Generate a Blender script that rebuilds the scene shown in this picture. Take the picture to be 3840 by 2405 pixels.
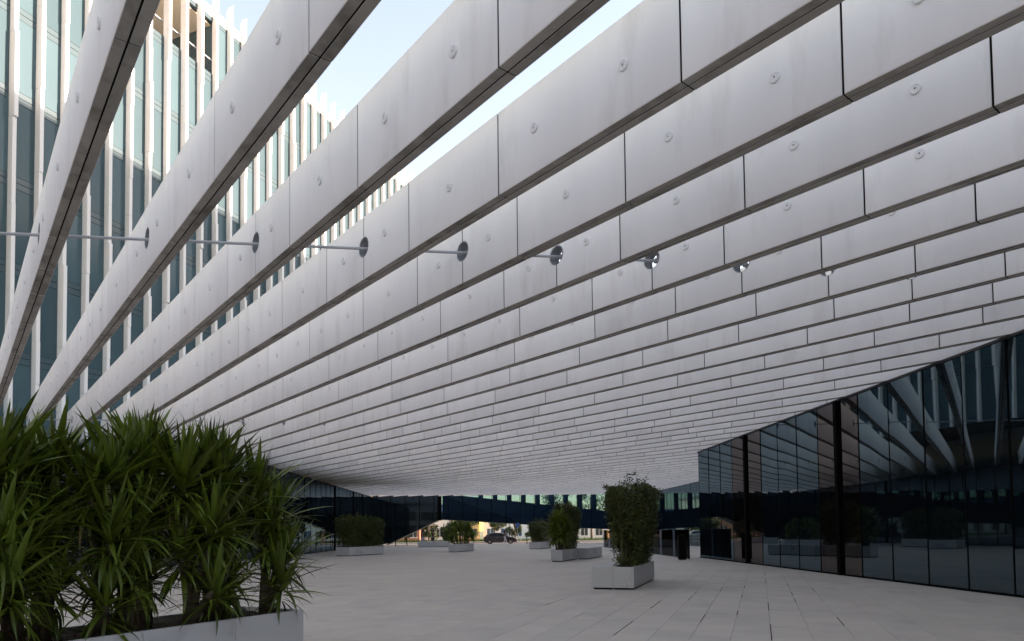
import bpy, bmesh, math, random
from mathutils import Vector, Matrix
random.seed(7)
for o in list(bpy.data.objects): bpy.data.objects.remove(o)
scn = bpy.context.scene
C = scn.collection
rad = math.radians
# ------------------------------------------------------------------ camera
cam = bpy.data.cameras.new('camera'); camo = bpy.data.objects.new('camera', cam); C.objects.link(camo)
RR = Vector((.99926, -.036588, -.01166)).normalized(); UU = Vector((.0102075, -.0396445, .99916)).normalized()
FF = UU.cross(RR)
camo.matrix_world = Matrix(((RR.x, UU.x, -FF.x, 0), (RR.y, UU.y, -FF.y, 0), (RR.z, UU.z, -FF.z, 1.6), (0, 0, 0, 1)))
cam.sensor_width = 36; cam.lens = 24.504; cam.shift_y = .17840; cam.clip_start = .05; cam.clip_end = 6000
scn.camera = camo
# ------------------------------------------------------------------ sky, sun, exposure
SUN_EL = rad(15); SUN_H = Vector((math.sin(rad(88)), math.cos(rad(88))))
w = bpy.data.worlds.new('World'); scn.world = w; w.use_nodes = True
nt = w.node_tree; bg = nt.nodes['Background']
sky = nt.nodes.new('ShaderNodeTexSky'); sky.sky_type = 'NISHITA'; sky.sun_disc = False
sky.sun_elevation = SUN_EL; sky.sun_rotation = math.atan2(SUN_H.x, SUN_H.y)
sky.air_density = 1.6; sky.dust_density = .3; sky.ozone_density = 1.0
nt.links.new(sky.outputs[0], bg.inputs[0]); bg.inputs[1].default_value = .15
sl = bpy.data.lights.new('sun', 'SUN'); sl.energy = 5.0; sl.angle = rad(.5); sl.color = (1, .9, .74)
so = bpy.data.objects.new('sun', sl); C.objects.link(so)
sd = Vector((SUN_H.x*math.cos(SUN_EL), SUN_H.y*math.cos(SUN_EL), math.sin(SUN_EL)))
so.rotation_euler = sd.to_track_quat('Z', 'Y').to_euler(); so.location = (60, 30, 80)
vs = scn.view_settings; vs.view_transform = 'Standard'; vs.look = 'None'; vs.gamma = 1; vs.exposure = 1.83
vs.use_curve_mapping = False
vs.use_white_balance = True; vs.white_balance_temperature = 7450; vs.white_balance_tint = 30   # camera balanced for open shade
scn.cycles.max_bounces = 12; scn.cycles.diffuse_bounces = 6; scn.cycles.glossy_bounces = 6; scn.cycles.transparent_max_bounces = 16

# ------------------------------------------------------------------ materials
M = {}
def mat(name, col, rough=.6, spec=.5, metal=0.0, var=0.0, vscale=3.0, objvar=0.0, islvar=0.0, bump=0.0, bscale=20.0, bdist=.02, tint=None, ior=1.5, stretch=None, col2=None, c2scale=1.0, c2lo=.5, c2hi=.7, alpha=None):
    m = bpy.data.materials.new(name); m.use_nodes = True; t = m.node_tree; n = t.nodes; L = t.links
    b = n['Principled BSDF']; b.inputs['Roughness'].default_value = rough; b.inputs['Metallic'].default_value = metal
    b.inputs['Specular IOR Level'].default_value = spec; b.inputs['IOR'].default_value = ior
    if tint: b.inputs['Specular Tint'].default_value = (*tint, 1)
    tc = n.new('ShaderNodeTexCoord'); src = tc.outputs['Object']
    mp = n.new('ShaderNodeMapping'); L.new(src, mp.inputs[0])
    if stretch: mp.inputs['Scale'].default_value = stretch
    oi = n.new('ShaderNodeObjectInfo')
    off = n.new('ShaderNodeVectorMath'); off.operation = 'ADD'; L.new(mp.outputs[0], off.inputs[0])
    sc = n.new('ShaderNodeMath'); sc.operation = 'MULTIPLY'; sc.inputs[1].default_value = 37.0; L.new(oi.outputs['Random'], sc.inputs[0]); L.new(sc.outputs[0], off.inputs[1])
    base = n.new('ShaderNodeRGB'); base.outputs[0].default_value = (*col, 1); out = base.outputs[0]
    if col2:
        tx = n.new('ShaderNodeTexNoise'); tx.inputs['Scale'].default_value = c2scale; tx.inputs['Detail'].default_value = 6; tx.inputs['Roughness'].default_value = .65
        L.new(off.outputs[0], tx.inputs['Vector'])
        rp = n.new('ShaderNodeMapRange'); rp.inputs[1].default_value = c2lo; rp.inputs[2].default_value = c2hi; L.new(tx.outputs[0], rp.inputs[0])
        mx = n.new('ShaderNodeMix'); mx.data_type = 'RGBA'; mx.inputs[7].default_value = (*col2, 1); L.new(rp.outputs[0], mx.inputs[0]); L.new(out, mx.inputs[6]); out = mx.outputs[2]
    def scale(out, val_socket, lo, hi):
        r = n.new('ShaderNodeMapRange'); r.inputs[3].default_value = lo; r.inputs[4].default_value = hi; L.new(val_socket, r.inputs[0])
        v = n.new('ShaderNodeVectorMath'); v.operation = 'SCALE'; L.new(out, v.inputs[0]); L.new(r.outputs[0], v.inputs['Scale']); return v.outputs[0]
    if var:
        tx = n.new('ShaderNodeTexNoise'); tx.inputs['Scale'].default_value = vscale; tx.inputs['Detail'].default_value = 5; L.new(off.outputs[0], tx.inputs['Vector'])
        out = scale(out, tx.outputs[0], 1-var*1.6, 1+var*1.6)
    if objvar: out = scale(out, oi.outputs['Random'], 1-objvar, 1+objvar)
    if islvar:
        g = n.new('ShaderNodeNewGeometry'); out = scale(out, g.outputs['Random Per Island'], 1-islvar, 1+islvar)
    L.new(out, b.inputs['Base Color'])
    if bump:
        tx = n.new('ShaderNodeTexNoise'); tx.inputs['Scale'].default_value = bscale; tx.inputs['Detail'].default_value = 3; L.new(off.outputs[0], tx.inputs['Vector'])
        bp = n.new('ShaderNodeBump'); bp.inputs['Strength'].default_value = bump; bp.inputs['Distance'].default_value = bdist; L.new(tx.outputs[0], bp.inputs['Height']); L.new(bp.outputs[0], b.inputs['Normal'])
    M[name] = m; return m
def glass_mat(name, tintT, refl=(.9, .95, 1), f0=.08, body=(.01, .015, .02), bodymix=0.0):
    """thin pane: tinted see-through + mirror by Fresnel"""
    m = bpy.data.materials.new(name); m.use_nodes = True; t = m.node_tree; n = t.nodes; L = t.links
    for x in list(n): n.remove(x)
    o = n.new('ShaderNodeOutputMaterial'); tr = n.new('ShaderNodeBsdfTransparent'); tr.inputs[0].default_value = (*tintT, 1)
    gl = n.new('ShaderNodeBsdfGlossy'); gl.inputs['Roughness'].default_value = .01; gl.inputs[0].default_value = (*refl, 1)
    df = n.new('ShaderNodeBsdfDiffuse'); df.inputs[0].default_value = (*body, 1)
    fr = n.new('ShaderNodeLayerWeight'); fr.inputs[0].default_value = f0
    m1 = n.new('ShaderNodeMixShader'); m1.inputs[0].default_value = bodymix; L.new(tr.outputs[0], m1.inputs[1]); L.new(df.outputs[0], m1.inputs[2])
    m2 = n.new('ShaderNodeMixShader'); L.new(fr.outputs['Fresnel'], m2.inputs[0]); L.new(m1.outputs[0], m2.inputs[1]); L.new(gl.outputs[0], m2.inputs[2])
    L.new(m2.outputs[0], o.inputs[0]); M[name] = m; return m

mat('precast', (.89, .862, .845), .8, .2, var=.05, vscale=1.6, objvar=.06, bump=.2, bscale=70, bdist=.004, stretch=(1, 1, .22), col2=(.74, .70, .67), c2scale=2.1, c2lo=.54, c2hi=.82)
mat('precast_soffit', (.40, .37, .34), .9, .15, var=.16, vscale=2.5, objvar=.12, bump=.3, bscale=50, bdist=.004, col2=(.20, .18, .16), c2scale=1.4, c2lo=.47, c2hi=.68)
mat('joint_core', (.012, .011, .010), .9, .05)
mat('steel', (.30, .31, .33), .75, .3, metal=.0, var=.2, vscale=12)
mat('steel_paint', (.42, .43, .45), .5, .4, var=.08)
mat('stud_metal', (.80, .78, .77), .8, .15, var=.05, vscale=30)
mat('stone_pave', (.54, .475, .41), .62, .3, var=.085, vscale=1.3, objvar=.018, islvar=.0, bump=.12, bscale=45, bdist=.003, col2=(.435, .395, .36), c2scale=.55, c2lo=.5, c2hi=.75)
mat('stone_pave_far', (.54, .475, .41), .62, .3, var=.085, vscale=.7, islvar=.018, col2=(.435, .395, .36), c2scale=.3, c2lo=.5, c2hi=.75)
mat('grout', (.44, .39, .34), .9, .1, var=.1)
mat('slot_black', (.012, .012, .012), .8, .1)
mat('marble', (.52, .52, .525), .45, .4, var=.04, vscale=1.2, objvar=.03, col2=(.34, .345, .36), c2scale=1.7, c2lo=.56, c2hi=.74, stretch=(1.4, .5, .9))
mat('soil', (.035, .025, .017), .95, .1, var=.25, vscale=18, bump=.8, bscale=25, bdist=.05)
def mirror_mat(name, body, refl, lo, hi):
    """dark solar-control glass: black body, coated mirror that grows a little towards grazing view, panes slightly wavy"""
    m = bpy.data.materials.new(name); m.use_nodes = True; t = m.node_tree; n = t.nodes; L = t.links
    for x in list(n): n.remove(x)
    o = n.new('ShaderNodeOutputMaterial'); df = n.new('ShaderNodeBsdfDiffuse'); df.inputs[0].default_value = (*body, 1)
    gl = n.new('ShaderNodeBsdfGlossy'); gl.inputs['Roughness'].default_value = .012; gl.inputs[0].default_value = (*refl, 1)
    tc = n.new('ShaderNodeTexCoord'); oi = n.new('ShaderNodeObjectInfo'); ad = n.new('ShaderNodeVectorMath'); ad.operation = 'ADD'
    sc = n.new('ShaderNodeMath'); sc.operation = 'MULTIPLY'; sc.inputs[1].default_value = 41; L.new(oi.outputs['Random'], sc.inputs[0])
    mp = n.new('ShaderNodeMapping'); mp.inputs['Scale'].default_value = (1, 1, .5); L.new(tc.outputs['Object'], mp.inputs[0]); L.new(mp.outputs[0], ad.inputs[0]); L.new(sc.outputs[0], ad.inputs[1])
    tx = n.new('ShaderNodeTexNoise'); tx.inputs['Scale'].default_value = .55; tx.inputs['Detail'].default_value = 1; L.new(ad.outputs[0], tx.inputs['Vector'])
    bp = n.new('ShaderNodeBump'); bp.inputs['Strength'].default_value = .16; bp.inputs['Distance'].default_value = .02; L.new(tx.outputs[0], bp.inputs['Height']); L.new(bp.outputs[0], gl.inputs['Normal'])
    lw_ = n.new('ShaderNodeLayerWeight'); lw_.inputs[0].default_value = .5
    mr = n.new('ShaderNodeMapRange'); mr.inputs[3].default_value = lo; mr.inputs[4].default_value = hi; L.new(lw_.outputs['Facing'], mr.inputs[0])
    mx = n.new('ShaderNodeMixShader'); L.new(mr.outputs[0], mx.inputs[0]); L.new(df.outputs[0], mx.inputs[1]); L.new(gl.outputs[0], mx.inputs[2]); L.new(mx.outputs[0], o.inputs[0]); M[name] = m
mirror_mat('glass_mirror', (.004, .007, .010), (.60, .84, .96), .07, .31)
mirror_mat('glass_door', (.006, .005, .005), (1.0, .92, .90), .05, .20)
mat('frame_black', (.003, .003, .0035), .8, .05)
mat('cap_dark', (.02, .022, .025), .5, .4)
glass_mat('glass_clear', (.92, .94, .96), f0=.06)
glass_mat('glass_bridge', (.46, .70, .95), refl=(.5, .76, .85), f0=.2, body=(.02, .04, .055), bodymix=.25)
mat('bridge_core', (.17, .165, .12), .6, .3, var=.1, vscale=.6, islvar=.12)
mat('bridge_soffit', (.012, .02, .024), .4, .4)
mat('tower_glass', (.068, .12, .14), .15, .22, ior=1.45, tint=(.75, .95, 1), objvar=.16, var=.05, vscale=.5, bump=.05, bscale=.5, bdist=.02)
mat('tower_spandrel', (.07, .115, .132), .2, .25)
mat('fin_white', (.80, .79, .78), .55, .35, var=.03, objvar=.03)
mat('tower_cream', (.82, .72, .56), .7, .2, var=.03)
mat('tower_dark', (.05, .06, .06), .25, .5)
mat('roof_grey', (.3, .3, .3), .8, .2)
mat('podium', (.25, .25, .25), .8, .2, var=.08)
mat('asphalt', (.13, .12, .11), .9, .2, var=.15, vscale=3, bump=.3, bscale=60, bdist=.01)
mat('pavement', (.42, .37, .31), .85, .2, var=.1, vscale=1)
mat('ground', (.30, .26, .19), .9, .15, var=.2, vscale=.08, col2=(.10, .13, .05), c2scale=.05, c2lo=.45, c2hi=.55)
mat('grass', (.11, .16, .035), .9, .15, var=.2, vscale=2)
mat('leaf_yucca', (.085, .125, .013), .42, .4, objvar=.5, var=.12, vscale=2)
mat('leaf_yucca_low', (.085, .125, .013), .42, .4, islvar=.5)
mat('leaf_yucca_far', (.115, .165, .02), .42, .45, islvar=.45)
mat('leaf_dead', (.17, .12, .06), .8, .2, objvar=.4)
mat('leaf_bamboo', (.062, .080, .017), .5, .3, islvar=.6)
mat('leaf_tree', (.06, .085, .026), .55, .3, islvar=.5)
mat('bark', (.11, .085, .06), .9, .15, var=.25, vscale=6, bump=.8, bscale=14, bdist=.03)
mat('bark_light', (.36, .23, .14), .9, .15, var=.2, vscale=6)
mat('stem', (.10, .10, .045), .7, .3, objvar=.2)
mat('car_paint', (.12, .10, .10), .22, .6, metal=.4)
mat('car_white', (.72, .72, .72), .25, .5)
mat('car_glass', (.03, .035, .04), .03, .8)
mat('chrome', (.7, .7, .7), .15, .5, metal=1)
mat('rubber', (.015, .015, .015), .8, .2)
mat('rim', (.6, .58, .55), .3, .5, metal=.6)
mat('tail_red', (.35, .02, .02), .2, .5)
mat('head_lamp', (.7, .72, .75), .1, .6)
mat('skin', (.46, .29, .21), .5, .3)
mat('hair', (.02, .014, .01), .5, .3)
mat('cloth_white', (.72, .72, .76), .8, .2)
mat('cloth_brown', (.13, .085, .07), .85, .2)
mat('cloth_black', (.012, .012, .014), .85, .2)
mat('cloth_grey', (.45, .43, .46), .85, .2)
mat('cloth_navy', (.025, .028, .06), .85, .2)
mat('wall_yellow', (.80, .50, .22), .8, .2, var=.05)
mat('wall_white', (.82, .81, .79), .8, .2, var=.03)
mat('wall_brick', (.36, .19, .13), .85, .2, var=.1)
mat('win_blue', (.06, .12, .2), .1, .6)
mat('win_dark', (.05, .06, .065), .1, .6)
mat('roof_red', (.34, .15, .09), .85, .2, var=.15)
mat('bin_black', (.005, .005, .005), .75, .1)
mat('sign_blue', (.04, .12, .4), .4, .4)

# ------------------------------------------------------------------ helpers
def link(name, data, parent=None, loc=None, rot=None):
    o = bpy.data.objects.new(name, data); C.objects.link(o)
    if parent: o.parent = parent
    if loc is not None: o.location = loc
    if rot is not None: o.rotation_euler = rot
    return o
def tag(o, label=None, cat=None, group=None, kind=None):
    if label: o['label'] = label
    if cat: o['category'] = cat
    if group: o['group'] = group
    if kind: o['kind'] = kind
    return o
def thing(name, label, cat, loc=(0, 0, 0), rotz=0, group=None):
    return tag(link(name, None, None, loc, (0, 0, rotz)), label, cat, group)
def pyd(name, v, f, mats, midx=None, smooth=False):
    me = bpy.data.meshes.new(name); me.from_pydata([tuple(x) for x in v], [], f)
    for m in (mats if isinstance(mats, (list, tuple)) else [mats]): me.materials.append(M[m])
    if midx: me.polygons.foreach_set('material_index', midx)
    if smooth: me.polygons.foreach_set('use_smooth', [True]*len(me.polygons))
    me.update(); return me
class MB:
    def __init__(s): s.v = []; s.f = []; s.m = []
    def box(s, a, b, mi=0):
        k = len(s.v); x0, y0, z0 = a; x1, y1, z1 = b
        s.v += [(x0,y0,z0),(x1,y0,z0),(x1,y1,z0),(x0,y1,z0),(x0,y0,z1),(x1,y0,z1),(x1,y1,z1),(x0,y1,z1)]
        for q in ((0,3,2,1),(4,5,6,7),(0,1,5,4),(1,2,6,5),(2,3,7,6),(3,0,4,7)): s.f.append([k+i for i in q]); s.m.append(mi)
        return s
    def prism(s, poly, axis, a, b, mi=0):
        """extrude a polygon of 2-D points along axis 'x','y','z' from a to b"""
        k = len(s.v); n = len(poly)
        mk = {'y': lambda p, h: (p[0], h, p[1]), 'z': lambda p, h: (p[0], p[1], h), 'x': lambda p, h: (h, p[0], p[1])}[axis]
        s.v += [mk(p, a) for p in poly] + [mk(p, b) for p in poly]
        s.f.append([k+i for i in range(n)][::-1]); s.f.append([k+n+i for i in range(n)]); s.m += [mi, mi]
        for i in range(n): j = (i+1) % n; s.f.append([k+i, k+j, k+n+j, k+n+i]); s.m.append(mi)
        return s
    def tube(s, pts, rs, n=8, mi=0, cap=True):
        k = len(s.v); pts = [Vector(p) for p in pts]
        for i, p in enumerate(pts):
            d = (pts[min(i+1, len(pts)-1)]-pts[max(i-1, 0)]).normalized()
            a = d.orthogonal().normalized() if abs(d.z) < .9 else Vector((1, 0, 0)); a = (a-d*a.dot(d)).normalized(); b = d.cross(a)
            for j in range(n):
                t = 2*math.pi*j/n; s.v.append(tuple(p+(a*math.cos(t)+b*math.sin(t))*rs[i]))
        for i in range(len(pts)-1):
            for j in range(n):
                j2 = (j+1) % n; s.f.append([k+i*n+j, k+i*n+j2, k+(i+1)*n+j2, k+(i+1)*n+j]); s.m.append(mi)
        if cap:
            s.f.append([k+j for j in range(n)][::-1]); s.f.append([k+(len(pts)-1)*n+j for j in range(n)]); s.m += [mi, mi]
        return s
    def mesh(s, name, mats, smooth=False, bevel=0.0):
        me = pyd(name, s.v, s.f, mats, s.m, smooth)
        bm = bmesh.new(); bm.from_mesh(me); bmesh.ops.recalc_face_normals(bm, faces=bm.faces)
        if bevel: bmesh.ops.bevel(bm, geom=bm.edges[:], offset=bevel, segments=2, affect='EDGES', profile=.5, clamp_overlap=True)
        bm.to_mesh(me); bm.free(); return me
    def obj(s, name, mats, parent=None, smooth=False, bevel=0.0, loc=None, rot=None):
        return link(name, s.mesh(name, mats, smooth, bevel), parent, loc, rot)
def lerp(a, b, t): return a+(b-a)*t

# ------------------------------------------------------------------ key geometry (metres; camera above the origin)
TH = .641247; DV = Vector((-math.sin(TH), math.cos(TH), 0)); NV = Vector((math.cos(TH), math.sin(TH), 0))   # beam run, across the beams
ZB, ZT = 5.83, 6.90                                        # canopy beams: underside and top
XR, XR2, XL = 11.72, 19.1, -13.6; YC, YF = 37.85, 84.0     # right wall, set-back wall, left wall, corner, far bridge
FA = rad(23.7); EV = Vector((math.sin(FA), math.cos(FA), 0)); FN = Vector((math.cos(FA), -math.sin(FA), 0))  # tower facade run / outward normal
PA = rad(21.7); PE = Vector((math.sin(PA), math.cos(PA), 0)); PN = Vector((math.cos(PA), -math.sin(PA), 0))  # paving run / across

# ------------------------------------------------------------------ the ground
g = MB().box((-900, 92.0, -.40), (900, 4000, -.30)).obj('ground', 'ground'); tag(g, kind='structure')
g2 = MB().box((-900, -900, -.40), (900, 91.99, -.25)).obj('ground', 'ground'); tag(g2, kind='structure')
pl = MB().box((-40, -30, -.24), (40, 83.4, -.016)).obj('plaza_paving', 'grout'); tag(pl, kind='structure')
# slabs: strips .56 wide along PE, slabs 1.8 long, staggered by a third
slabs = []
for ip in range(-70, 40):
    p0 = .115+.56*ip
    for it in range(-4, 60):
        t0 = -.55+1.8*it+(ip % 3)*.6
        cx, cy = (PE*(t0+.9)+PN*(p0+.28))[:2]
        if -21.5 < cx < 20 and -1.5 < cy < 82.2 and not (cx > 12.6 and cy < 37): slabs.append((p0, t0, cx, cy))
def seen(s):
    cx, cy = s[2:]; return cy > 6.5 and -.72*cy-1 < cx < .80*cy+1 and cx < 12.2
near = sorted([s for s in slabs if seen(s)], key=lambda s: s[3]**2+(s[2]-1.5)**2)[:300]
nearset = set((s[0], s[1]) for s in near)
slab_me = MB().box((.0022, .0022, -.03), (.56-.0022, 1.8-.0022, 0)).mesh('paving_slab', 'stone_pave', bevel=.0025)
for p0, t0, cx, cy in near:
    q = PE*t0+PN*p0; o = link('paving_slab', slab_me, pl, (q.x, q.y, random.uniform(-.0016, .0016)), (0, 0, -PA))
v, f = [], []
for p0, t0, cx, cy in slabs:
    if (p0, t0) in nearset: continue
    k = len(v)
    for a, b in ((.003, .003), (.557, .003), (.557, 1.797), (.003, 1.797)):
        q = PE*(t0+b)+PN*(p0+a); v.append((q.x, q.y, 0))
    for i in range(4): v.append((v[k+i][0], v[k+i][1], -.03))
    f.append([k, k+1, k+2, k+3]); [f.append([k+i, k+4+i, k+4+(i+1) % 4, k+(i+1) % 4]) for i in range(4)]
o = link('paving_slabs', pyd('paving_slabs', v, f, 'stone_pave_far'), pl); o['kind'] = 'stuff'
MB().box((-13.5, 80.7, -.02), (19, 83.4, .006)).obj('edge_band', 'stone_pave_far', pl)
# open drainage joints between slabs
for p, t, ln, wd in [(.115, 10.63, 1.73, .019), (.115, 14.45, 1.5, .019), (.115, 21.53, 1.5, .019), (.115, 25.1, 1.5, .02), (-.445, 13.57, .65, .02), (-.445, 16.94, .62, .02), (-.445, 19.75, .55, .018),
                 (.68, 17.8, .74, .018), (.68, 16.2, .8, .018), (.68, 20.7, .57, .018), (-1.005, 12.35, 1.13, .014), (-1.555, 15.95, 1.2, .012), (-1.555, 17.6, .68, .012), (-1.005, 18.53, 1.1, .012),
                 (1.24, 18.8, 1.15, .012), (1.24, 12.5, 1.1, .012), (-2.13, 10.5, 1.7, .010), (-4.36, 14.3, 1.7, .008), (-3.24, 12.3, 1.0, .008), (-2.13, 14.25, 1.55, .009)]:
    q = PE*t+PN*p
    MB().box((-wd*.38, 0, -.006), (wd*.38, ln, .0035)).obj('drain_slot', 'slot_black', pl, loc=(q.x, q.y, 0), rot=(0, 0, -PA))

# ------------------------------------------------------------------ canopy beams
PATT = [0, 1.48, 3.69, 6.52, 9.38, 12.82, 15.68, 18.51, 20.72]; PER = 22.2
def joint_s(o): return (11.80-.5195*o)/.86
def beam_range(o):
    """s interval of a beam inside the plaza outline"""
    def P(s): return NV*o+DV*s
    lo = -60; hi = 120
    s_r = (NV.x*o-XR)/(-DV.x); s_r2 = (NV.x*o-XR2)/(-DV.x)
    lo = s_r if P(s_r).y < YC else s_r2
    if P(s_r).y > YC and P(s_r2).y < YC: lo = (YC-NV.y*o)/DV.y
    s_far = (YF-.08-NV.y*o)/DV.y
    s_l = (NV.x*o-XL)/(-DV.x)
    fnp = -30+.62   # stop short of the fins
    s_t = (fnp-FN.dot(NV)*o)/FN.dot(DV)
    hi = min(s_far, s_l if P(s_l).y > 43 else s_t)
    return max(lo, -17)-(3.6 if lo > -17 else 0), hi+(3.4 if P(s_l).y > 43 and s_l < s_far else 0)
PTH, GAP, CAV = .100, .020, .020
panel_cache = {}
def panel_mesh(ln, h0, h1, back):
    key = (round(ln, 2), h0, h1, back)
    if key in panel_cache: return panel_cache[key]
    r = .165; zc = .55; H = ZT-ZB; n = 9
    poly = [(0, 0), (ln, 0)]
    if h1: poly += [(ln-r*math.cos(a), zc+r*math.sin(a)) for a in [lerp(-math.pi/2, math.pi/2, i/n) for i in range(n+1)]]
    poly += [(ln, H), (0, H)]
    if h0: poly += [(r*math.cos(a), zc+r*math.sin(a)) for a in [lerp(math.pi/2, -math.pi/2, i/n) for i in range(n+1)]]
    b = MB().prism(poly, 'y', 0, PTH)
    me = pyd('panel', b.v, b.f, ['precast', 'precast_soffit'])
    bm = bmesh.new(); bm.from_mesh(me); bmesh.ops.recalc_face_normals(bm, faces=bm.faces)
    ed = [e for e in bm.edges if all(abs(v.co.y-(PTH if back else 0)) < 1e-5 for v in e.verts)]
    ed2 = [e for e in bm.edges if e not in ed and all(abs(v.co.z) < 1e-5 for v in e.verts)]
    bmesh.ops.bevel(bm, geom=ed, offset=.012, segments=3, affect='EDGES', profile=.5, clamp_overlap=True)
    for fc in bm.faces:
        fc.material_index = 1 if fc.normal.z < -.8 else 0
    bm.to_mesh(me); bm.free(); panel_cache[key] = me; return me
# stud: a turned disc with a recessed centre
sb = MB(); prof = [(.056, 0), (.056, .022), (.050, .027), (.034, .027), (.031, .022), (.018, .022), (.018, .027), (.010, .027), (.010, .014)]
ns = 20
for r, h in prof:
    for j in range(ns): a = 2*math.pi*j/ns; sb.v.append((r*math.cos(a), -h, r*math.sin(a)))
for i in range(len(prof)-1):
    for j in range(ns): j2 = (j+1) % ns; sb.f.append([i*ns+j, i*ns+j2, (i+1)*ns+j2, (i+1)*ns+j]); sb.m.append(0)
sb.f.append([(len(prof)-1)*ns+j for j in range(ns)]); sb.m.append(1)
sb.v = [(x*1.12, y*.75, z*1.12) for x, y, z in sb.v]
stud_me = sb.mesh('stud', ['stud_metal', 'joint_core'])
liner = MB(); nl = 24
for r in (.1655, .158):
    for y in (0, .21):
        for j in range(nl): a = 2*math.pi*j/nl; liner.v.append((r*math.cos(a), y, r*math.sin(a)))
for a, b in ((0, 1), (2, 3), (0, 2), (1, 3)):
    for j in range(nl): j2 = (j+1) % nl; liner.f.append([a*nl+j, a*nl+j2, b*nl+j2, b*nl+j]); liner.m.append(0)
liner_me = liner.mesh('hole_liner', 'steel')
def ordinal(n): return '%d%s' % (n, 'th' if 10 <= n % 100 <= 20 else {1: 'st', 2: 'nd', 3: 'rd'}.get(n % 10, 'th'))
NEAR_L = {0: 'steep white precast canopy beam crossing the upper left corner, nearest to the camera', 1: 'second white precast canopy beam from the upper left corner, crossing the sunlit fins',
          2: 'third white precast canopy beam from the upper left corner, blue sky on both sides', 3: 'fourth white precast canopy beam from the upper left corner, last with sky above it'}
O0, SP = .981, 1.4397; holes = []
ib = 0; nb = 0
for ib in range(-1, 48):
    o = O0+SP*ib; adj = {0: .033, 1: -.028, 2: -.027, 3: .026, 4: .005, 5: -.036}.get(ib, 0); o += adj
    lo, hi = beam_range(o)
    if hi-lo < .8: continue
    nb += 1; rz = math.atan2(DV.y, DV.x)
    base = NV*o
    if ib == -1: lab = 'white precast canopy beam over the camera, seen only in the glass wall'
    else: lab = NEAR_L.get(ib, 'white precast canopy beam, %s counting from the upper left corner towards the far wall' % ordinal(ib+1))
    mid = base+DV*hi
    bt = thing('canopy_beam', lab, 'beam', (mid.x, mid.y, ZB), rz, 'parallel canopy beams')
    # local x along DV, local y = -NV (towards the camera side is -NV => +y): plates placed accordingly
    def put(name, me, s, yoff, flip=False, z=0): return link(name, me, bt, (s-hi, yoff, z))
    js = joint_s(o); cuts = []
    k0 = int(math.floor((lo-js)/PER))-1
    for k in range(k0, k0+8):
        for q in PATT: cuts.append((js+k*PER+q, q == 0))
    cuts = [c for c in cuts if lo+.25 < c[0] < hi-.25]
    cuts = [(lo, False)]+cuts+[(hi, False)]
    for (a, ha), (b, hb) in zip(cuts, cuts[1:]):
        ln = b-a-GAP
        # front plate faces -NV (local +y)
        fp = put('front_panel', panel_mesh(ln, ha, hb, True), a+GAP/2, -PTH)
        bp_ = put('back_panel', panel_mesh(ln, ha, hb, False), a+GAP/2, -2*PTH-CAV)
        if ib <= 13 and b-a > 1.0:
            ss = [ (b-a)/2 ] if b-a < 2.5 else [.71, b-a-.71]
            for s in ss:
                if ib == -1: continue
                link('stud', stud_me, fp, (s-GAP/2, PTH, .545), (0, 0, math.pi))
    # dark core in the cavity, interrupted at the holes
    hs = [c[0] for c in cuts if c[1]]
    segs = [lo+.02]+[x for h in hs for x in (h-.17, h+.17)]+[hi-.02]
    cb = MB()
    for a, b in zip(segs[::2], segs[1::2]): cb.box((a-hi, -PTH-CAV+.001, .006), (b-hi, -PTH-.001, ZT-ZB-.03))
    for h in hs: cb.box((h-.17-hi, -PTH-CAV+.001, .006), (h+.17-hi, -PTH-.001, .375)); cb.box((h-.17-hi, -PTH-CAV+.001, .725), (h+.17-hi, -PTH-.001, ZT-ZB-.03))
    for c_, _h in cuts[1:-1]:      # recessed seals in the joints
        for y0, y1 in ((-PTH, -.007), (-2*PTH-CAV+.007, -PTH-CAV)):
            if _h: cb.box((c_-hi-GAP/2+.001, y0, .006), (c_-hi+GAP/2-.001, y1, .38)); cb.box((c_-hi-GAP/2+.001, y0, .72), (c_-hi+GAP/2-.001, y1, 1.05))
            else: cb.box((c_-hi-GAP/2+.001, y0, .006), (c_-hi+GAP/2-.001, y1, 1.05))
    cb.obj('joint_core', 'joint_core', bt)
    for h in hs:
        Ph = base+DV*h+NV*.11
        if ib < 22: link('hole_liner', liner_me, bt, (h-hi, -.215, .55))
        holes.append((ib, Ph))
# tie rods through the holes
for rk, (ylo, yhi, lab) in enumerate([(3, 20, 'thin steel tie rod threaded through the round holes of the nearest beams'), (21, 40, 'far thin steel tie rod through beam holes just above the near yucca leaves')]):
    hp = [p for i, p in holes if ylo < p.y < yhi]
    hp.sort(key=lambda p: p.x)
    if rk == 0: hp = [p for p in hp if p.x < 9]
    A = hp[0]; B = hp[-1]; d = (B-A).normalized(); A = A-d*2.2
    zz = ZB+.55
    t = thing('tie_rod', lab, 'tie rod', (A.x, A.y, zz), math.atan2(d.y, d.x), 'tie rods of the canopy')
    MB().tube([(0, 0, 0), ((B-A).length, 0, 0)], [.024, .024], 10).obj('rod', 'steel_paint', t, smooth=True)
    for p in hp:
        x = (p-A).dot(d)
        m = MB().box((x+.03, -.012, -.15), (x+.055, .03, .15)); m.box((x-.02, -.035, -.035), (x+.03, .035, .035)); m.obj('bracket', 'steel_paint', t)

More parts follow.
